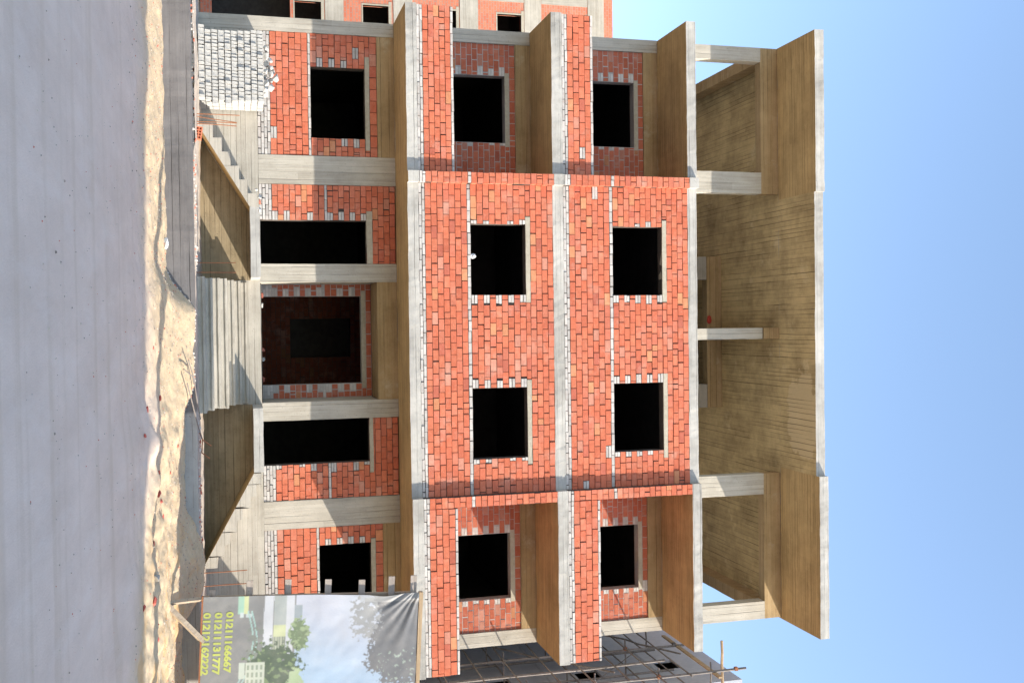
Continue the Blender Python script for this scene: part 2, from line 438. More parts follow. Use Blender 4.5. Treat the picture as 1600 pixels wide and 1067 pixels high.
# ground storey -------------------------------------------------------------
rows = lambda zs, top: seg((G0, G0+.27, 'grey', .068), (G0+.27, zs-.06, 'red', .131), (zs-.06, zs, 'grey', .06), (zs, top, 'red', .131))
brick_front('brick_wall', YC+.012, -6.427, -3.753, G0, 4.527, rows(3.08, 4.527), [win(-5.70, 3.08, 4.262, 1.55)], .24)
brick_front('brick_wall', YC+.012, 4.423, 7.077, G0, 4.527, rows(3.12, 4.527), [win(4.83, 3.12, 4.255, 1.5)], .10)
brick_front('brick_wall', YC+.012, -3.117, -1.383, G0, 4.90, rows(3.40, 4.90), [(-2.335, -1.386, G0, 4.255)], .0)
one('lintel', M['lint'], lambda b: b.rbox(-2.55, -1.385, YC-.004, YC+.2, 4.258, 4.385, j=.006))
brick_front('brick_wall', YC+.012, 2.043, 3.797, G0, 4.90, rows(3.40, 4.90), [(2.046, 3.01, G0, 4.255)], .0)
one('lintel', M['lint'], lambda b: b.rbox(2.045, 3.26, YC-.004, YC+.2, 4.258, 4.345, j=.006))
# recessed entrance
brick_front('entrance_wall', 2.80, -.977, 1.637, G0, 4.467, rows(3.4, 4.467), [(-.70, 1.32, G0, 4.235)], .12, True)
for a, c in ((-1.38, -.98), (1.64, 2.04)): one('entrance_cheek', M['cz'], lambda b: b.box(a, c, YC+.384, 3.05, G0, 4.46))
brick_front('partition_wall', 7.9, -1.07, 1.74, G0, 4.9, seg((G0, 4.9, 'red', .131)), [(-.22, .85, 2.85, 4.50)], .0, dull=.42, tooth=False)  # bricks darkened to stand in for the unlit hall

# shell: side walls, back wall, inner partitions -------------------------------------
def shell(b):
    for z0, z1 in ((.72, FB[0]-.003), (FT[0]+.002, FB[1]-.003), (FT[1]+.002, FB[2]-.003)):
        b.box(XL+.01, XL+.24, YC+.39, YB-.01, z0, z1); b.box(XR-.24, XR-.01, YC+.39, YB-.01, z0, z1)
        b.box(XL+.242, XR-.242, YB-.26, YB-.01, z0, z1)
one('outer_wall', M['plain'], shell)
def inner(b):
    for z0, z1 in ((G0+.005, FB[0]-.01), (FT[0]+.002, FB[1]-.003), (FT[1]+.002, FB[2]-.003)):
        b.box(-6.45, -6.44, YC+.30, 8.8, z0, z1); b.box(7.12, 7.14, YC+.30, 8.8, z0, z1)
        b.box(-6.44, 7.12, 8.8, 8.95, z0, z1)
        for x in (-3.3, 3.95)+((-1.2, 1.75) if z0 < 3 else ()): b.box(x, x+.12, (YC+.4 if abs(x) > 2 else 3.06), 8.79, z0, z1)
        b.box(-6.43, 7.11, YC+.4, 8.79, z1-.06, z1-.005)
        b.box(-6.43, 7.11, YC+.4, 8.79, z0-.0, z0+.02)
    for z0, z1 in ((FT[0]+.002, FB[1]-.003), (FT[1]+.002, FB[2]-.003)):
        b.box(.1, .22, .3, 8.8, z0, z1); b.box(-2.9, 3.6, .3, YC+.4, z1-.06, z1-.005); b.box(-2.9, 3.6, 5.0, 5.1, z0+.03, z1-.07)
one('inner_partition', M['dark'], inner)  # rooms lined near-black so the openings read as unlit

# plinth, ramps and landings ------------------------------------------------------
ZP = .72
one('plinth_wall', M['cx'], lambda b: b.rbox(-6.425, 7.075, YC, YC+.35, ZP-.02, G0-.003, j=.006))
one('ground_floor_slab', M['plain'], lambda b: b.box(XL+.25, XR-.25, YC+.352, YB-.3, G0-.25, G0-.004))
YF = .45
def stain_shade(name, P):  # brown panels under the landings: form stain plus shade put into the colour
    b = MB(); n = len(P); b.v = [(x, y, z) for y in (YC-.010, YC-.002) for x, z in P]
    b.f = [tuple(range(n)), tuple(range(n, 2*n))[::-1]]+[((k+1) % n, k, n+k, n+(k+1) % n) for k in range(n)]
    b.m = [0]*len(b.f); b.c = [(1, 1, 1)]*len(b.f); b.build(name, M['stain'], B)  # form stain with shade put into its colour
stain_shade('stain_shade_panel', [(-4.1, .715), (-1.02, .715), (-1.02, 1.732), (-2.47, 1.732)])
stain_shade('stain_shade_panel', [(1.66, .715), (4.86, .715), (2.98, 1.732), (1.66, 1.732)])
one('landing', [M['fasc'], M['cx']], lambda b: b.rbox(-2.47, -1.03, YF, YC-.003, 1.735, 1.93, 0, 1, .008))
one('landing', [M['fasc'], M['cx']], lambda b: b.rbox(1.66, 2.98, YF, YC-.003, 1.735, 1.935, 0, 1, .008))
def flight(xt, xb, zt, zb, n, ragged, sgn):
    """flight of steps seen side on: sloped underside, stepped top"""
    b = MB(); y0, y1 = YF, YC-.006
    P = []
    for k in range(n):
        xa = xt+(xb-xt)*k/n; xc = xt+(xb-xt)*(k+1)/n
        ztop = zt-(zt-zb)*(k+.62)/n
        r = (rnd(-.03, .03), rnd(-.025, .025)) if ragged else (rnd(-.006, .006), rnd(-.006, .006))
        P += [(xa+r[0], ztop+.045+r[1]), (xc+r[0]*.5, ztop+.045+r[1]*.3)]
    up = P; lo = [(xb, zb-.2), (xb+.03*sgn, zb-.2)]
    bot = lambda x: zt-.195-(zt-zb-.0)*(x-xt)/(xb-xt)
    m = 14
    for q in range(len(up)-1):
        (xa, za), (xc, zc) = up[q], up[q+1]
        if abs(xa-xc) < 1e-4 and abs(za-zc) < 1e-4: continue
        b.quad((xa, y0, za), (xc, y0, zc), (xc, y1, zc), (xa, y1, za))
        b.quad((xa, y0, bot(xa)), (xc, y0, bot(xc)), (xc, y0, zc), (xa, y0, za))
        b.quad((xa, y0, bot(xa)), (xa, y1, bot(xa)), (xc, y1, bot(xc)), (xc, y0, bot(xc)), m=1)
    (xa, za) = up[0]; b.quad((xa, y0, bot(xa)), (xa, y0, za), (xa, y1, za), (xa, y1, bot(xa)))
    (xc, zc) = up[-1]; b.quad((xc, y0, bot(xc)), (xc, y0, zc), (xc, y1, zc), (xc, y1, bot(xc)))
    return b.build('side_steps', [M['cx'], M['sx']], B)
flight(-2.47, -4.14, 1.93, .92, 6, False, -1)
flight(2.98, 4.90, 1.935, .88, 8, True, 1)
# front steps
def steps(b):
    n = 9; y0, y1 = -.62, 2.68
    for k in range(n):
        ya = y0+(y1-y0)*k/n; zt = ZP+(1.925-ZP)*(k+1)/n
        z0 = ZP-.3 if k == 0 else ZP+(1.925-ZP)*k/n-.02
        x0, x1 = (-.972, 1.632) if ya > 1.25 else (-1.0+.012*math.sin(k*1.7), 1.63+.02*math.sin(k*2.3+1))
        b.rbox(x0+.004, x1-.004, ya+.028, y1-.004*k, z0, zt-.05, j=.004, step=.2)
        b.rbox(x0, x1, ya, min(y1-.004*k, ya+.5), zt-.048, zt, j=.0045, step=.12)
one('front_steps', M['cx'], steps)
# starter bars
def bar(x, y, z0, z1, lean=0.0, r=.009): one('starter_bar', M['rust'], lambda b: b.tube([(x, y, z0), (x+lean*.5+rnd(-.01, .01), y, (z0+z1)/2), (x+lean, y, z1)], r, 6))
for x, l in ((-4.12, .0), (-4.08, .10), (-3.97, .0), (-3.93, .02)): bar(x, -.6, ZP-.02, 1.52+rnd(-.06, .12), l)
for x in (-1.27, -1.08): bar(x, -.5, ZP-.02, 1.44)
for x in (4.69, 4.95): bar(x, -.8, ZP-.02, 1.56, .0)

# ================================================================== GROUND
PA = [(-9, 0), (-7, 0), (-5.5, .04), (-4.4, .10), (-3, .17), (-2, .24), (0, .3)]
PB = [(-9, 0), (-7, 0), (-5, .10), (-3.7, .23), (-2.6, .46), (-2, .70), (0, .9)]
PC = [(-10, 0), (-8, .01), (-6.5, .08), (-5, .18), (-3.5, .31), (-2, .50), (0, .6)]
PD = [(-10.5, 0), (-9, .02), (-7.5, .13), (-5, .24), (-3.5, .33), (-2.7, .55), (-2, .79), (0, .9)]
PE = [(-10.5, 0), (-9, .02), (-7.5, .13), (-5, .22), (-3.5, .30), (-2, .40), (0, .5)]
XS = [(-1.1, PA), (-.35, PB), (.95, PB), (1.7, PC), (3.0, PC), (4.2, PD), (4.7, PD), (5.4, PE)]
def lin(T, v):
    for (a, p), (b, q) in zip(T, T[1:]):
        if v <= b: return p+(q-p)*max(0, (v-a)/(b-a))
    return T[-1][1]
def base(x, y):
    """mean height of the loose sand in front of the retaining wall"""
    pv = XS[0]
    if x <= pv[0]: return lin(pv[1], y)
    for n in XS[1:]:
        if x <= n[0]:
            t = sm(pv[0], n[0], x); return lin(pv[1], y)*(1-t)+lin(n[1], y)*t
        pv = n
    return lin(pv[1], y)
def heap(x, y):
    b = base(x+.22*nz(x, y, 4, .9), y)
    k = sm(-7.2, -4.6, y+1.2*sm(1, 4, x))
    h = b+k*(fbm(x, y, 0, 1.1, 4)*.035+fbm(x, y, 3, 4.1, 3)*.02*(.6+sm(.5, 3.5, x))+fbm(x, y, 7, 15, 4)*.008+max(0, nz(x, y, 3, 27))*.010-max(0, nz(x, y, 9, 8)-.3)*.02)
    for cx, cy, r, a in LUMPS:
        d = ((x-cx)**2+(y-cy)**2)/(r*r)
        if d < 4: h += a*math.exp(-d)
    return h+.010*fbm(x, y, 5, .5, 3)+.006*fbm(x, y, 6, 2.6, 3)
LUMPS = [(rnd(1.2, 6.5), rnd(-6.0, -2.4), rnd(.08, .28), rnd(.008, .045)) for _ in range(130)]+[(rnd(-6, 1.5), rnd(-4.2, -2.2), rnd(.05, .14), rnd(.005, .022)) for _ in range(70)]
def axis(a, b, st, far):
    L = []; t = a
    while t < b: L.append(t); t += st
    L.append(b); d = st; lo, hi = a, b
    left = []; right = []
    while hi < far:
        d *= 1.6; lo -= d; hi += d; left.append(lo); right.append(hi)
    return left[::-1]+L+right
def ground():
    xs = axis(-7.5, 8.0, .042, 700); ya = axis(-6.5, -1.7, .045, 700)
    ys = [y for y in ya if y < -16 or y > -1.72]
    fine = [-15.9+i*.13 for i in range(72)]; fine = [y for y in fine if y < -6.55]
    ys = sorted([y for y in ya if y < -17 or y >= -6.55]+fine)
    V = []; F = []
    for y in ys:
        for x in xs:
            z = heap(x, y) if -8 < x < 9 and -17 < y < -1.5 else (heap(max(-8, min(9, x)), y)*.7 if -17 < y < -1.5 else -.03)
            if y >= -1.9: z = min(z, .1) if y < -1.5 else -.03
            V.append((x, y, z))
    n = len(xs)
    for j in range(len(ys)-1):
        for i in range(n-1): F.append((j*n+i, j*n+i+1, j*n+n+i+1, j*n+n+i))
    me = bpy.data.meshes.new('sandy_ground'); me.from_pydata(V, [], F); me.polygons.foreach_set('use_smooth', [True]*len(F))
    o = bpy.data.objects.new('sandy_ground', me); COL.objects.link(o); tag(o, 'pale dusty sand street and verge', 'ground', kind='structure')
    t = NT('pale_sand'); x = t.xyz()
    big = t.noise(t.map((1.3, .4, 1)), 1.1, 7, .68); fine_ = t.noise(t.co, 9, 6, .7); gr = t.noise(t.co, 70, 3, .6)
    trk = t.noise(t.map((.05, 1.6, 1)), 1.0, 4, .6)
    sand = t.mix(t.ramp(fine_, .35, .7), (.575, .45, .295), (.475, .36, .225))
    road = t.mix(t.ramp(big, .35, .65), (.68, .545, .44), (.585, .46, .365))
    road = t.mix(t.math('MULTIPLY', t.ramp(trk, .52, .62), .4), road, (.50, .38, .27))
    pt = t.noise(t.map((2.4, .55, 1)), 1.2, 7, .72); road = t.mix(t.math('MULTIPLY', t.ramp(pt, .5, .7), .45), road, (.68, .585, .50))
    sk_ = t.noise(t.map((9, 2.2, 1)), 2.2, 5, .65); road = t.mix(t.math('MULTIPLY', t.ramp(sk_, .66, .76), .5), road, (.33, .28, .235))
    edge = t.math('ADD', x[1], t.math('MULTIPLY', t.noise(t.co, .8, 4), 1.2))
    edge = t.math('ADD', edge, t.math('MULTIPLY', t.ramp(x[0], 1.5, 4.5), 3.0))
    col = t.mix(t.ramp(edge, -4.6, -3.2), road, sand)
    col = t.mix(t.math('MULTIPLY', t.ramp(gr, .62, .72), .4), col, (.30, .24, .19))
    cl = t.noise(t.co, 3.0, 5, .6)
    col = t.mix(t.math('MULTIPLY', t.ramp(cl, .6, .75), .3), col, (.62, .53, .41))
    tan = t.math('MULTIPLY', t.ramp(x[0], 2.6, 4.0), t.ramp(t.noise(t.co, 1.6, 4, .6), .5, .62)); col = t.mix(t.math('MULTIPLY', tan, t.ramp(edge, -4.0, -3.0)), col, (.56, .37, .19))
    vo = t.n('ShaderNodeTexVoronoi'); t.set(vo.inputs['Vector'], t.map((1, 1, .3))); vo.inputs['Scale'].default_value = 13
    peb = t.math('MULTIPLY', t.ramp(vo.outputs['Distance'], .16, .08), t.ramp(t.noise(t.co, 4.0, 4), .48, .56)); peb = t.math('MULTIPLY', peb, t.ramp(edge, -4.9, -3.9)); col = t.mix(t.math('MULTIPLY', peb, .6), col, (.25, .19, .14))
    t.bump(t.math('ADD', fine_, t.math('MULTIPLY', gr, .5)), .6, .02)
    me.materials.append(t.done(col))
ground()
# yard between retaining wall and house
def yard(b):
    xs = [-14+i*.14 for i in range(200)]; ys = [-1.72, -1.5, -1.2, -.8, -.4, 0, .4, .8, 1.2, 1.648]
    def z(x, y): return ZP-.012+.05*max(0, fbm(x, y, 1, 1.3, 3))*(.4 if -1.05 < x < 1.65 else 1)+.02*abs(nz(x*6, y*6))+.05*math.exp(-((x+4.6)/1.6)**2)
    for i in range(len(xs)-1):
        for j in range(len(ys)-1):
            b.quad(*[(xs[p], ys[q], z(xs[p], ys[q])) for p, q in ((i, j), (i+1, j), (i+1, j+1), (i, j+1))])
yb = MB(); yard(yb)
M['rub'] = simple('rubble_strewn_concrete', (.56, .48, .39), (.38, .31, .25), 22, .95, .7, 3)
tag(yb.build('yard', M['rub']), 'rubble strewn yard behind the low wall', 'yard', kind='structure')
wb = MB(); wb.rbox(-14, 14, -1.95, -1.70, -.4, .722, j=.012, step=.12)
tag(wb.build('retaining_wall', M['wall']), 'long low weathered grey concrete retaining wall along the sandy street', 'wall')

hp = MB(); NN = 40  # unseen heap, put in to throw a wedge of shadow on the plinth
for k in range(10):
    for w in range(NN):
        g = 2*math.pi*w/NN; g2 = 2*math.pi*(w+1)/NN
        def pt(r, g): return (9.0+3.1*r*math.cos(g), .2+2.4*r*math.sin(g), .55+2.55*(1-r)**.9+.14*fbm(r*4*math.cos(g), r*4*math.sin(g), 1, 1.0, 4)*r)
        hp.quad(pt((k+1)/10, g), pt((k+1)/10, g2), pt(k/10, g2), pt(k/10, g))
M['pile'] = simple('shadow_heap_sand', (.52, .42, .29), (.42, .33, .22), 12)
tag(hp.build('shadow_heap', M['pile'], smooth=True), 'unseen sand heap added behind the printed banner to shade the plinth', 'sand heap')
# ================================================================== BRICKS LYING ABOUT
def block(dx, dy, dz, chip=.006):
    b = MB(); b.box(-dx/2, dx/2, -dy/2, dy/2, 0, dz)
    b.v = [tuple(c+rnd(-chip, chip) for c in v) for v in b.v]
    return b
wb1 = block(.059, .25, .117).build('white_brick', M['white']); wb2 = block(.121, .25, .117).build('white_brick', M['white'])
wm = [wb1.data, wb2.data]
for w in (wb1, wb2): bpy.data.objects.remove(w)
WG = 'white cement bricks in the stack'
WLBL = 'pale grey cement brick laid in the front face of the tall stack beside the house'
for r in range(10):
    x = -6.10+(.0 if r else -.07)+rnd(0, .03); z = ZP+.05+r*.1295
    while x < -4.70:
        k = 1 if random.random() < .24 else 0; w = .064 if k == 0 else .127
        o = bpy.data.objects.new('white_brick', wm[k]); COL.objects.link(o)
        o.location = (x+w/2, .68+rnd(-.014, .014)+(rnd(-.035, .02) if random.random() < .2 else 0), z); o.rotation_euler = (rnd(-.02, .02), rnd(-.02, .02), rnd(-.05, .05))
        tag(o, WLBL, 'brick', WG); x += w+rnd(.003, .008)
fb = MB()
for r in range(10):
    for ly in range(3):
        x = -6.10; z = ZP+.05+r*.129
        while x < -4.70:
            b0 = len(fb.v); fb.box(x+.002, x+.125, .82+ly*.26, 1.07+ly*.26, z, z+.118); x += .131
            d = rnd(-.012, .012); fb.v[b0:] = [(v[0]+d*.3, min(v[1]+d, 1.62), v[2]) for v in fb.v[b0:]]
tag(fb.build('stacked_bricks', M['white']), 'rear rows of the pale cement brick stack', 'bricks', kind='stuff')
def shard(sz, mat, name, p, col=(1, 1, 1), flat=.6, par=None):
    b = MB(); n = 7; pts = []
    for k in range(14):
        v = Vector((rnd(-1, 1), rnd(-1, 1), rnd(-1, 1)*flat)); v = v.normalized()*rnd(.75, 1.1); pts.append((v.x*sz, v.y*sz*rnd(.7, 1), v.z*sz*flat))
    import bmesh
    bm = bmesh.new()
    for q in pts: bm.verts.new(q)
    r = bmesh.ops.convex_hull(bm, input=bm.verts)
    bmesh.ops.delete(bm, geom=[v for v in bm.verts if not v.link_faces], context='VERTS')
    me = bpy.data.meshes.new(name); bm.to_mesh(me); bm.free(); me.materials.append(mat)
    at = me.color_attributes.new('Col', 'FLOAT_COLOR', 'CORNER'); at.data.foreach_set('color', [*col, 1.0]*len(me.loops))
    zmin = min(v.co.z for v in me.vertices)
    for v in me.vertices: v.co.z -= zmin
    o = bpy.data.objects.new(name, me); COL.objects.link(o); o.location = p; o.rotation_euler = (0, 0, rnd(0, 6.3)); return o
ztop = ZP+.05+10*.129
RUB = [(-5.78, 0), (-5.62, 0), (-5.47, 0), (-5.33, 0), (-5.2, 0), (-5.06, 0), (-4.93, 0), (-4.82, 0), (-5.55, 1), (-5.4, 1), (-5.27, 1), (-5.13, 1), (-4.99, 1), (-5.34, 2), (-5.18, 2)]
for x, l in RUB:
    o = shard(rnd(.075, .11), M['white'], 'broken_brick', (x+rnd(-.02, .02), .70+rnd(-.04, .06), ztop+l*.085-.004), flat=.8)
    tag(o, 'broken chunk of white cement brick heaped on top of the stack', 'brick', 'broken bricks on the stack')
# hollow red brick standing at the foot of the left side steps
hb = MB(); c = Vector((-3.66, -.45, ZP+.045))
w, h, d = .125, .25, .12
def hol(b):
    nx, nz_ = 2, 4; cx = [0, .018, .054, .072, .108, .125]; cz = [0, .02, .062, .078, .118, .134, .174, .19, .232, .25]
    hx = [(.018, .054), (.072, .108)]; hz = [(.02, .062), (.078, .118), (.134, .174), (.19, .232)]
    for a, e in zip(cx, cx[1:]):
        for f, g in zip(cz, cz[1:]):
            hole = any(abs(a-p) < 1e-6 for p, q in hx) and any(abs(f-p) < 1e-6 for p, q in hz)
            b.box(a-w/2, e-w/2, .055 if hole else 0, d, f, g, (.60, .20, .11))
hol(hb); rot = Matrix.Rotation(math.radians(-82), 3, 'Y')
hb.v = [tuple(c+rot @ Vector(v)) for v in hb.v]
tag(hb.build('hollow_brick', M['brick']), 'red hollow brick lying on its edge at the foot of the left side steps', 'brick')
# red brick scraps on the sand
def gz(x, y): return heap(x, y)
SC = [(2.55, -4.6, .075), (2.75, -4.1, .06), (2.2, -4.75, .045), (3.25, -4.9, .06), (3.0, -4.1, .07), (1.55, -5.6, .05), (1.2, -5.1, .06), (3.95, -5.6, .085), (3.85, -6.4, .07), (1.1, -4.0, .06), (2.0, -2.8, .05), (4.6, -5.3, .05), (3.3, -3.4, .045), (-2.9, -3.2, .03), (-4.5, -3.0, .035), (.3, -4.3, .04), (2.35, -3.6, .05)]
for k, (x, y, s) in enumerate(SC):
    o = shard(s, M['brick'], 'brick_fragment', (x, y, gz(x, y)-.012), (.50, .12, .09), .55)
    tag(o, 'small broken red brick piece lying on the pale sand', 'brick', 'brick scraps on the sand')
SC = [(-4.6, -1.5), (-4.2, -1.55), (-5.3, -1.5), (3.0, -1.45), (3.9, -1.5), (2.1, -1.4), (-3.5, -1.3)]
for x, y in SC:
    o = shard(rnd(.03, .055), M['brick'], 'brick_fragment', (x, y, ZP+.02), (.50, .15, .10), .6)
    tag(o, 'tiny red brick chip on top of the low grey wall', 'brick', 'brick chips along the wall top')
o = shard(.09, M['plain'], 'stone', (3.65, -5.45, gz(3.65, -5.45)-.02), flat=.7); tag(o, 'rounded grey stone beside red scraps on the sand heap', 'stone')
# rubble where the steps meet the left doorway
for k, (x, z, cc) in enumerate([(-2.75, 1.87, 0), (-2.62, 1.93, 0), (-2.52, 1.95, 1), (-2.36, 1.94, 0)]):
    o = shard(rnd(.05, .075), M['brick'] if cc else M['white'], 'broken_brick', (x, -.05, z-.05), (.55, .2, .13), .8)
    tag(o, 'red brick chunk at the head of the left side steps' if cc else 'pale cement brick chunk at the head of the left side steps', 'brick', None if cc else 'pale chunks at the step head')
for k, (x, cc) in enumerate([(-.72, 1), (-.5, 0), (.52, 1), (.72, 0), (1.16, 1)]):
    o = shard(.07, M['brick'] if cc else M['white'], 'broken_brick', (x, 2.5, G0), (.40, .14, .10), .8)
    tag(o, ('dusty red brick lump on the entrance threshold' if cc else 'pale brick lump on the entrance threshold'), 'brick', 'red lumps on the threshold' if cc else 'pale lumps on the threshold')
# grit
gb = MB()
for k in range(3800):
    x = rnd(-7, 7.5); y = -1.95-abs(random.gauss(0, 1.5)) if random.random() < .75 else rnd(-13.5, -3)
    s = rnd(.004, .013)*(1.0 if y > -6 else .8)*(1.6 if random.random() < .06 else 1)
    z = gz(x, y); q = [(x+rnd(-s, s)*1.3, y+rnd(-s, s), z-.003) for _ in range(1)]
    g = rnd(.2, .5); cc = (g, g*.86, g*.72) if random.random() < .85 else (.45, .14, .10)
    p = [(x-s, y-s, z-.003), (x+s, y-s*.7, z-.003), (x+s*.9, y+s, z-.003), (x-s*.8, y+s, z-.003), (x-s*.6, y-s*.5, z+s*.9), (x+s*.5, y-s*.4, z+s), (x+s*.5, y+s*.5, z+s*.8), (x-s*.5, y+s*.6, z+s*.9)]
    gb.hexa(p, cc)
for k in range(420):
    x = rnd(-8, 8); y = rnd(-1.9, -1.0) if not (-1.05 < x < 1.65) else -1.98
    s = rnd(.006, .025); z = ZP+.02 if y > -1.95 else gz(x, y)
    g = rnd(.35, .65); cc = (g, g*.9, g*.8) if random.random() < .8 else (.5, .17, .11)
    gb.hexa([(x-s, y-s, z-.01), (x+s, y-s*.7, z-.01), (x+s*.9, y+s, z-.01), (x-s*.8, y+s, z-.01), (x-s*.6, y-s*.5, z+s*.9), (x+s*.5, y-s*.4, z+s), (x+s*.5, y+s*.5, z+s*.8), (x-s*.5, y+s*.6, z+s*.9)], cc)
t = NT('grit'); tag(gb.build('gravel', t.done(t.attr())), 'loose grit and pebbles scattered over the sand', 'gravel', kind='stuff')
# litter
def crumple(name, p, r, mat, label, cat, sq=(1, 1, .7)):
    import bmesh
    bm = bmesh.new(); bmesh.ops.create_icosphere(bm, subdivisions=3, radius=1)
    for v in bm.verts:
        k = 1+.45*fbm(v.co.x, v.co.y, v.co.z+p[0], 1.7, 4); v.co = Vector((v.co.x*sq[0], v.co.y*sq[1], v.co.z*sq[2]))*k*r
    me = bpy.data.meshes.new(name); bm.to_mesh(me); bm.free(); me.materials.append(mat)
    o = bpy.data.objects.new(name, me); COL.objects.link(o); o.location = p; return tag(o, label, cat)
crumple('plastic_bag', (-1.5, -2.22, gz(-1.5, -2.22)+.03), .055, M['cloth'], 'crumpled white plastic bag dumped on the sand against the low wall', 'bag', (1.9, .9, .7))
crumple('paper_cup', (-1.46, .06, 6.31), .055, M['cloth'], 'small crumpled white bag sitting on a first floor window sill', 'bag', (1, 1, 1.1))
M['red'] = simple('red_plastic', (.50, .06, .04), (.36, .04, .03), 20, .5)
crumple('red_rag', (-.05, 4.74, 14.02), .085, M['red'], 'small red rag caught on the inner beam of the open top storey', 'rag', (1.3, .6, .7))
for k, pts in enumerate([[(.55, -2.6, .62), (.9, -2.3, .70), (1.35, -2.05, .74), (1.65, -1.85, .78)], [(.95, -2.7, .6), (1.3, -2.35, .66), (1.75, -2.0, .74), (2.0, -1.8, .80)], [(.7, -2.75, .55), (.85, -2.4, .68), (.98, -2.3, .69)]]):
    b = MB(); b.tube([(x, y, max(z, gz(x, y)+.015)) for x, y, z in pts], .011, 6)
    o = b.build('bent_bar', M['wire']); tag(o, ['long bent grey bar on the sand before the front steps', 'thin bent bar reaching over the wall right of the steps', 'short twisted bar stub on the sand heap'][k], 'metal bar')
b = MB(); b.tube([(1.9, -1.8, .76), (2.05, -1.6, .8), (2.3, -1.5, .78), (2.42, -1.45, .92)], .012, 6); b.tube([(2.05, -1.6, .8), (2.18, -1.5, .95)], .012, 6)
tag(b.build('bent_bar', M['rust']), 'rusty orange forked bar sticking up from the wall top', 'metal bar')

# ================================================================== BILLBOARD
BB = thing('billboard', (4.5, -3.45, .25), 'large faded printed site banner on timber battens standing on the sand', 'billboard')
TH = math.radians(-3.2); BO = Vector((4.49, -3.45, .84)); BW, BH = 5.2, 3.64
ex = Vector((math.cos(TH), 0, math.sin(TH))); ez = Vector((-math.sin(TH), 0, math.cos(TH)))
def bdisp(s, t):
    d = .012*fbm(s, t, 0, 1.6, 3)
    k = math.exp(-(((s-.15)/.75)**2+((t-3.35)/.55)**2))            # gathered corner
    a = math.atan2(3.68-t, s+.12)
    d += k*(.010*math.sin(a*13+.9*math.sin(a*5))+.006*math.sin(a*29+1))*(.4+.9*sm(2.6, 3.4, t))
    d -= .035*math.exp(-((s-.10-.10*(3.6-t))/.05)**2)*sm(2.35, 2.7, t)*sm(3.7, 3.3, -t+7)
    return d
def bpos(s, t, off=0.0):
    pull = .055*math.exp(-((t-3.05)/.30)**2)*math.exp(-s/.25)+.02*math.exp(-((t-2.45)/.3)**2)*math.exp(-s/.2)
    return BO+ex*(s+pull)+ez*t+Vector((0, -off+bdisp(s, t), 0))
def mixc(a, b, k): return tuple(p+(q-p)*k for p, q in zip(a, b))
def bprint(s, t):
    q = [bprint1(s+a, t+b) for a, b in ((-.007, -.005), (.007, -.005), (0, .008))]
    return tuple(sum(w[k] for w in q)/3 for k in range(3))
def bprint1(s, t):
    g = fbm(s, t, 2, 13, 5)+.25*nz(s, t, 1, 60); e = fbm(s, t, 5, 9, 5)
    sky = mixc((.60, .62, .70), (.46, .60, .76), sm(.2, 1.6, s*.9+(2.6-t)*.25)); sky = mixc(sky, (.66, .70, .78), sm(2.0, 2.5, t)*(1-sm(.2, .8, s)))
    c = sky
    if t < 1.52: c = (.22, .222, .22)
    if .57 < t < .74 and s < .30: c = (.40, .62, .50) if t < .66 else (.62, .66, .38)
    if .60 < t < .66 and .28 < s < .36 or .70 < t < .80 and .30 < s < .36: c = (.58, .66, .66)
    if 1.0 < t+.015*s < 1.155 and s < .92: c = (.66, .68, .72)
    if 1.155 < t < 1.38 and s < .95:
        c = (.34, .37, .36)
        if .50 < s < .72: c = (.60, .64, .40) if t > 1.16 else c
        if s > .70: c = (.50, .54, .42) if int(t*46) % 2 else (.22, .24, .2)
    if 1.37 < t+.01*s < 1.50 and s < 1.0: c = (.64, .66, .70)
    if 1.50 < t < 1.635 and .17 < s < .45: c = (.29, .33, .35)
    for k, off in ((0, .0), (1, .06)):                         # pale streaks across the drawing
        yy = .73+.11*math.sin((s-.25)*2.6)+off-.16*max(0, s-.75)
        if .25 < s < 1.6 and abs(t-yy) < .012: c = (.42, .62, .58)
    if .74 < t < 1.0 and .45 < s and g+e*.7 > .12: c = (.20, .22, .20)
    # shrubs
    dl = ((t-1.60)/.16)**2+((s-.68)/.28)**2+.9*g
    if dl < 1: c = (.15, .20, .12) if g > -.15 else (.27, .34, .20)
    dl = ((t-1.18)/.46)**2+((s-1.25)/.44)**2+1.0*g
    if dl < 1: c = (.10, .13, .095) if e > -.25 else (.19, .25, .14)
    if .72 < t < 1.04 and 1.12 < s < 1.55: c = (.62, .66, .56) if (int(t*28) % 2 == 0 or int(s*24) % 3 == 0) else (.26, .30, .24)
    if t < .72 and 1.12 < s < 1.4 and abs(t-.66) < .05: c = (.58, .64, .56)
    dl = ((t-1.55)/.14)**2+((s-1.55)/.3)**2+g
    if dl < 1: c = (.36, .44, .28)
    # the big dark crown hanging in at the top
    ed = 2.80+.05*math.sin(s*40)*.5+.16*g-.10*sm(.8, 1.8, s)+.14*math.exp(-((s-.38)/.12)**2)
    if t > ed+.12 and s < 1.3: c = (.17, .172, .178)
    elif t > ed and s < 1.36+.1*g or t > ed+.3 and s < 1.6+.2*g: c = (.17, .172, .178)
    if s > .95+.2*(3.5-t) and t > ed+.1 and g > .42: c = (.33, .38, .33)
    br = ((t-2.72)/.26)**2+((s-.38)/.40)**2+1.5*g
    if br < .8 and t > 2.44: c = (.31, .315, .315)
    if s < .12 and t > 2.6: c = mixc(c, (.48, .47, .45), .5)  # pale fold highlight painted into the print at the top corner
    k = rnd(.95, 1.05)
    return tuple(max(.0, q*k*(.66 if max(c) > .45 else .88)) for q in c)
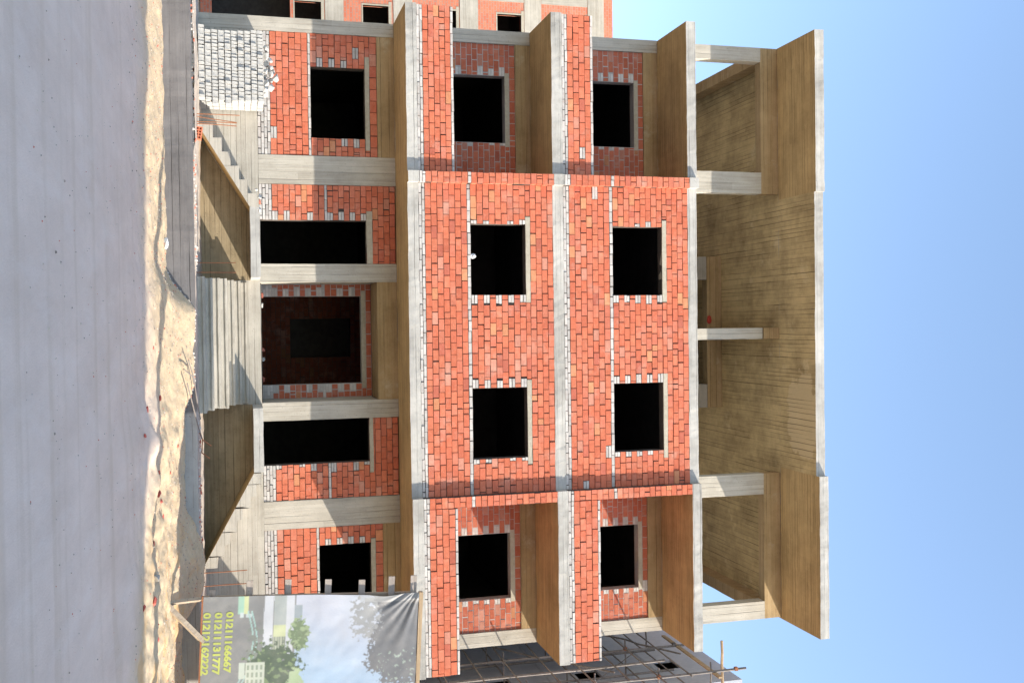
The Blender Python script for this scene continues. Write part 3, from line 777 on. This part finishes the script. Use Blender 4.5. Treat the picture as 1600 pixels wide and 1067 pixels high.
def banner():
    ns, nt = 420, 300; smax = BW
    ss = [2.0*i/260 for i in range(261)]+[2.0+3.2*i/60 for i in range(1, 61)]
    V = []; F = []; cols = []
    tt = [BH*j/nt for j in range(nt+1)]
    for t in tt:
        for s in ss: V.append(tuple(bpos(s, t)-ORG[BB.name]))
    n = len(ss)
    for j in range(nt):
        for i in range(n-1):
            F.append((j*n+i, j*n+i+1, j*n+n+i+1, j*n+n+i)); cols += [*bprint((ss[i]+ss[i+1])/2, (tt[j]+tt[j+1])/2), 1.0]*4
    me = bpy.data.meshes.new('banner'); me.from_pydata(V, [], F)
    at = me.color_attributes.new('Col', 'FLOAT_COLOR', 'CORNER'); at.data.foreach_set('color', cols)
    me.polygons.foreach_set('use_smooth', [True]*len(F))
    t = NT('printed_vinyl'); t.b.inputs['Roughness'].default_value = .6; t.b.inputs['Specular IOR Level'].default_value = .25
    n1 = t.noise(t.co, 3, 5, .6); t.bump(t.noise(t.co, 120, 2), .08, .002)
    me.materials.append(t.done(t.mix(t.math('MULTIPLY', t.ramp(n1, .45, .75), .15), t.attr(), (.55, .50, .44))))
    o = bpy.data.objects.new('banner', me); COL.objects.link(o); o.parent = BB; ORG[o.name] = ORG[BB.name]
    return o
ban = banner()
def digits(txt, s0, t0, height, length):
    cu = bpy.data.curves.new('digits', 'FONT'); cu.body = txt; cu.size = 1.0; cu.offset = .048; cu.resolution_u = 3
    ob = bpy.data.objects.new('digits', cu); COL.objects.link(ob)
    bpy.context.view_layer.update()
    me = bpy.data.meshes.new_from_object(ob.evaluated_get(bpy.context.evaluated_depsgraph_get()))
    bpy.data.objects.remove(ob)
    xs = [v.co.x for v in me.vertices]; ys = [v.co.y for v in me.vertices]; x0, x1, y0, y1 = min(xs), max(xs), min(ys), max(ys)
    for v in me.vertices:
        s = s0+(v.co.x-x0)/(x1-x0)*length; t = t0+(v.co.y-y0)/(y1-y0)*height-.012*(s-s0)
        v.co = bpos(s, t, .004)-ORG[BB.name]
    me.materials.append(M['ink'])
    o = bpy.data.objects.new('phone_number', me); COL.objects.link(o); o.parent = ban; return o
M['ink'] = simple('yellow_green_ink', (.40, .435, .12), (.35, .38, .11), 8, .5, .02)
digits('01211166667', .255, .372, .130, 1.03)
digits('01211131777', .262, .188, .130, 1.05)
digits('01212162222', .262, .005, .130, 1.05)
def bpiece(name, s0, s1, t0, t1, d0, d1, m):
    b = MB(); P = lambda s, t, d: BO+ex*s+ez*t+Vector((0, d, 0))
    b.hexa([P(s0, t0, d0), P(s1, t0, d0), P(s1, t0, d1), P(s0, t0, d1), P(s0, t1, d0), P(s1, t1, d0), P(s1, t1, d1), P(s0, t1, d1)])
    return b.build(name, M[m], BB)
for t, e in ((.14, .09), (.74, .24), (1.38, .25), (2.06, .24), (2.64, .22), (3.16, .27), (3.55, .28)):
    bpiece('batten', -e, BW+.1, t-.055, t+.055, .07, .10, 'woodb')
for s in (.06, 1.7, 3.4, 5.1): bpiece('post', s-.04, s+.04, -.01, 3.6, .105, .18, 'woodz')
bpiece('edge_board', .0, BW, BH+.006, BH+.075, -.005, .10, 'wood'); bpiece('edge_board', -.012, BW, -.03, -.004, -.01, .06, 'rust')
def leg(p, q, r=.04):
    b = MB(); b.tube([p, tuple((Vector(p)+Vector(q))/2), q], r, 4); b.build('leg', M['woodz'], BB)
leg((4.50, -3.62, gz(4.50, -3.62)-.05), (4.53, -3.40, .86)); leg((4.53, -3.72, gz(4.53, -3.72)-.03), (5.24, -3.42, .82), .055)
for x in (6.4, 8.2, 9.5): leg((x, -3.4, .0), (x, -3.36, .7))

# ================================================================== NEIGHBOURS
NL = thing('neighbour_building', (-22, 33, 0), 'taller unfinished red brick block with grey concrete bands standing behind on the left', 'building')
def cells(b, x0, x1, z0, z1, y0, y1, holes):
    xs = sorted({x0, x1} | {h[0] for h in holes} | {h[1] for h in holes}); zs = sorted({z0, z1} | {h[2] for h in holes} | {h[3] for h in holes})
    for a, c in zip(xs, xs[1:]):
        for d, e in zip(zs, zs[1:]):
            if not any(h[0] < (a+c)/2 < h[1] and h[2] < (d+e)/2 < h[3] for h in holes): b.box(a, c, y0, y1, d, e)
Y0 = 27.0; hl = []
for x in (-14.96, -19.5, -24.2, -29): 
    for z in (4.15, 7.27, 10.5, 13.72, 16.95): hl.append((x, x+1.6, z, z+1.2))
gar = [(-20.0, -13.7, .5, 3.95)]
b = MB(); cells(b, -32, -12.4, 0, 19.62, Y0, Y0+.25, hl+gar); b.box(-12.65, -12.4, Y0+.252, 40, 0, 19.6); b.box(-32, -31.75, Y0+.252, 40, 0, 19.6)
b.build('brick_wall', M['bricktex'], NL)
b = MB(); b.box(-31.7, -12.7, 31, 31.2, 0, 19.5)
for z in (.1, 6.0, 9.2, 12.3, 15.45, 18.7): b.box(-31.7, -12.7, Y0+.26, 30.9, z-.1, z+.1)
b.build('inner_wall', M['dark'], NL)
for z, h in ((5.95, .42), (9.15, .45), (12.33, .45), (15.5, .42), (18.74, .42)):
    one('floor_band', M['cx'], lambda q: q.rbox(-32.02, -12.38, Y0-.03, Y0+.1, z-h, z+h, j=.01, step=.5), NL)
for x in (-17.2, -22.1, -27, -15.98+.0):
    for z0, z1 in ((0, 5.5), (6.4, 8.68), (9.62, 11.86), (12.8, 15.06), (15.94, 18.3)):
        if x == -15.98 and z0 < 5: continue
        one('column', M['cz'], lambda q: q.rbox(x, x+.42, Y0-.024, Y0+.1, z0, z1, j=.01, ax='z', step=.5), NL)
for h in hl:
    one('lintel', M['lint'], lambda q: q.box(h[0]-.2, h[1]+.2, Y0-.015, Y0+.2, h[3], h[3]+.14), NL)
    one('window_frame', M['lint'], lambda q: (q.box(h[0]-.07, h[0], Y0-.012, Y0+.2, h[2]-.06, h[3]-.002), q.box(h[0]+.002, h[1], Y0-.012, Y0+.2, h[2]-.06, h[2])), NL)
one('roof_slab', M['plain'], lambda q: q.box(-32, -12.4, Y0+.26, 40, 19.3, 19.5), NL)

NR = thing('rendered_building', (13, 10, 0), 'grey rendered neighbouring house in shade seen edge on beyond the right balconies', 'building')
XN, YN, ZN = 9.2, 2.9, 13.85
hr = [(3.95, 4.62, 12.15, 12.75), (3.72, 4.5, 9.85, 10.5), (3.6, 4.5, 7.5, 8.1), (8.2, 9.2, 12.1, 12.8), (8.2, 9.2, 9, 9.8)]
b = MB()
ys = sorted({YN, 24} | {h[0] for h in hr} | {h[1] for h in hr}); zs = sorted({0, ZN} | {h[2] for h in hr} | {h[3] for h in hr})
for a, c in zip(ys, ys[1:]):
    for d, e in zip(zs, zs[1:]):
        if not any(h[0] < (a+c)/2 < h[1] and h[2] < (d+e)/2 < h[3] for h in hr): b.box(XN, XN+.07, a, c, d, e)
b.build('rendered_wall', M['plaster'], NR)
one('inner_wall', M['dark'], lambda q: (q.box(XN+1.8, XN+1.9, YN+.3, 23.9, 0, ZN-.1), q.box(XN+.21, XN+1.8, YN+6, YN+6.1, 0, ZN-.1)), NR)
one('corner_pier', M['plaster'], lambda q: q.box(XN-.004, XN+.218, YN-.254, YN-.002, 0, ZN), NR)
one('brick_front', M['bricktex'], lambda q: q.box(XN+.22, 19, YN-.25, YN-.002, 0, ZN+.05), NR)
one('brick_wall', M['bricktex'], lambda q: (q.box(18.8, 19, YN, 24, 0, ZN), q.box(XN+.21, 18.79, 23.8, 24, 0, ZN)), NR)
one('roof_slab', M['plain'], lambda q: q.box(XN+.21, 18.79, YN+.01, 23.79, ZN-.25, ZN-.02), NR)
for z in (5.9, 9.1, 12.0): one('render_band', M['plaster'], lambda q: q.box(XN-.012, XN-.002, YN+.3, 24, z-.02, z+.02), NR)

SCF = thing('scaffold', (8.5, 4, 0), 'spindly timber pole scaffold tied against the grey rendered house', 'scaffold')
def pole(name, p, q, r, mat='woodg'):
    b = MB(); P = Vector(p); Q = Vector(q); n = 6
    b.tube([tuple(P.lerp(Q, k/n)+Vector((rnd(-.02, .02), rnd(-.02, .02), 0))) for k in range(n+1)], r, 6, wob=.08); b.build(name, M[mat], SCF)
for x, y, z in ((8.4, 1.28, 13.25), (8.4, 3.48, 12.6), (8.4, 5.4, 12.4), (8.95, 3.2, 12.2), (8.9, 4.7, 12.3), (8.4, 8.5, 12.3), (8.95, 1.6, 10.6), (8.95, 6.6, 12), (8.4, 2.4, 11.6), (8.9, 8.2, 12.2)):
    pole('standard', (x, y, 0), (x+.02, y, z), .030)
for x, zz in ((8.36, (4.3, 6.05, 6.9, 7.7, 8.6, 9.35, 10.2, 10.95, 11.7)), (8.92, (6.2, 7.85, 9.5, 11.05, 12.0))):
    for z in zz: pole('ledger', (x, .9+rnd(-.3, .3), z), (x-.02, 10.2, z+rnd(-.05, .05)), .020)
for z in (6.05, 7.7, 9.35, 10.95, 12.3):
    for y in (1.32, 3.52, 5.44): 
        if random.random() < .7: pole('transom', (8.2, y+.04, z+.05), (9.19, y+.04, z+.07), .020)
pole('transom', (7.95, 2.05, 13.0), (9.6, 2.1, 13.02), .035, 'wood')
pole('brace', (8.5, 5.2, 10.9), (8.5, 3.0, 12.3), .024); pole('brace', (8.5, 4.9, 7.8), (8.5, 2.2, 10.2), .022); pole('brace', (8.9, 2.2, 9.4), (8.9, 4.9, 11.9), .014)
for y in (1.28, 3.48, 5.4):
    for z in (7.72, 9.37, 10.97, 12.98 if y < 2 else 12.32):
        one('clamp', M['rust'] if random.random() < .6 else M['woodg'], lambda q: q.box(8.355, 8.435, y-.045, y+.045, z-.035, z+.04), SCF)
one('ledger', M['wood'], lambda q: q.box(8.43, 8.47, .95, 4.4, 12.37, 12.47), SCF)

# houses over the street that keep the road in shade (behind and right of the camera)
OP = thing('apartment_block', (58, -36, 0), 'tall plain apartment block across the street', 'building')
SH = 20.0
T = Vector((-2.28, 1))*SH*.917                                 # how far its roof line throws its shadow
PL = [Vector(q)-T for q in ((-14, -2.2), (.45, -4.72), (4.1, -8.35), (10, -16.5), (14, -30), (-10, -40), (-24, -24))]
b = MB(); n = len(PL); b.v = [(q.x, q.y, z) for z in (0, SH) for q in PL]
b.f = [tuple(range(n, 2*n))[::-1], tuple(range(n))]+[(k, n+k, n+(k+1) % n, (k+1) % n) for k in range(n)]
b.m = [0]*len(b.f); b.c = [(1, 1, 1)]*len(b.f)
b.build('wall', M['plaster'], OP)
pb = MB(); pb.tube([(9.3, -7.71, -.3), (9.3, -7.71, 3), (9.3, -7.71, 6.3)], [.2, .19, .17], 12)  # unseen pole, put in to draw the thin shadow across the sand
tag(pb.build('shadow_pole', M['plain']), 'unseen concrete pole added beside the street for its shadow strip', 'pole')

# ================================================================== LIGHT, SKY, CAMERA
AZ = math.radians(66.3); EL = math.radians(23.65)
sd = Vector((math.sin(AZ)*math.cos(EL), -math.cos(AZ)*math.cos(EL), math.sin(EL)))
L = bpy.data.lights.new('sun', 'SUN'); L.energy = 3.4; L.angle = math.radians(.45); L.color = (1.0, .93, .82)
lo = bpy.data.objects.new('sun', L); COL.objects.link(lo); lo.rotation_euler = (-sd).to_track_quat('-Z', 'Y').to_euler(); lo.location = (30, -20, 30)
W = bpy.data.worlds.new('World'); S.world = W; W.use_nodes = True
nt = W.node_tree; nt.nodes.clear()
sk = nt.nodes.new('ShaderNodeTexSky'); sk.sky_type = 'NISHITA'; sk.sun_disc = False
sk.sun_elevation = EL; sk.sun_rotation = math.atan2(sd.x, sd.y); sk.air_density = 1.0; sk.dust_density = .7; sk.ozone_density = .7
bg = nt.nodes.new('ShaderNodeBackground'); bg.inputs[1].default_value = .15; ow = nt.nodes.new('ShaderNodeOutputWorld')
mx = nt.nodes.new('ShaderNodeMix'); mx.data_type = 'RGBA'; mx.blend_type = 'MULTIPLY'; mx.inputs[0].default_value = 1
mx.inputs[7].default_value = (1.03, 1.03, 1.04, 1); nt.links.new(sk.outputs[0], mx.inputs[6]); nt.links.new(mx.outputs[2], bg.inputs[0]); nt.links.new(bg.outputs[0], ow.inputs[0])

cam = bpy.data.cameras.new('camera'); co = bpy.data.objects.new('camera', cam); COL.objects.link(co); S.camera = co
f, pit, yaw, roll, D = 1608.9118, .258, .0171, -.0166, 21.3519
cy, sy, cp, sp = math.cos(yaw), math.sin(yaw), math.cos(pit), math.sin(pit)
fw = Vector((sy*cp, cy*cp, sp)); r = Vector((cy, -sy, 0)); up = r.cross(fw)
R = r*math.cos(roll)+up*math.sin(roll); U = -r*math.sin(roll)+up*math.cos(roll)
mw = Matrix((( U.x, -R.x, -fw.x, 0), (U.y, -R.y, -fw.y, -D), (U.z, -R.z, -fw.z, 1.5), (0, 0, 0, 1)))   # the photograph lies on its side
co.matrix_world = mw
cam.sensor_fit = 'HORIZONTAL'; cam.sensor_width = 36; cam.lens = f/1600*36; cam.clip_end = 3000; cam.clip_start = .1
S.view_settings.view_transform = 'Standard'; S.view_settings.look = 'None'; S.view_settings.gamma = 1; S.view_settings.exposure = 1.4
S.cycles.max_bounces = 8; S.cycles.diffuse_bounces = 5
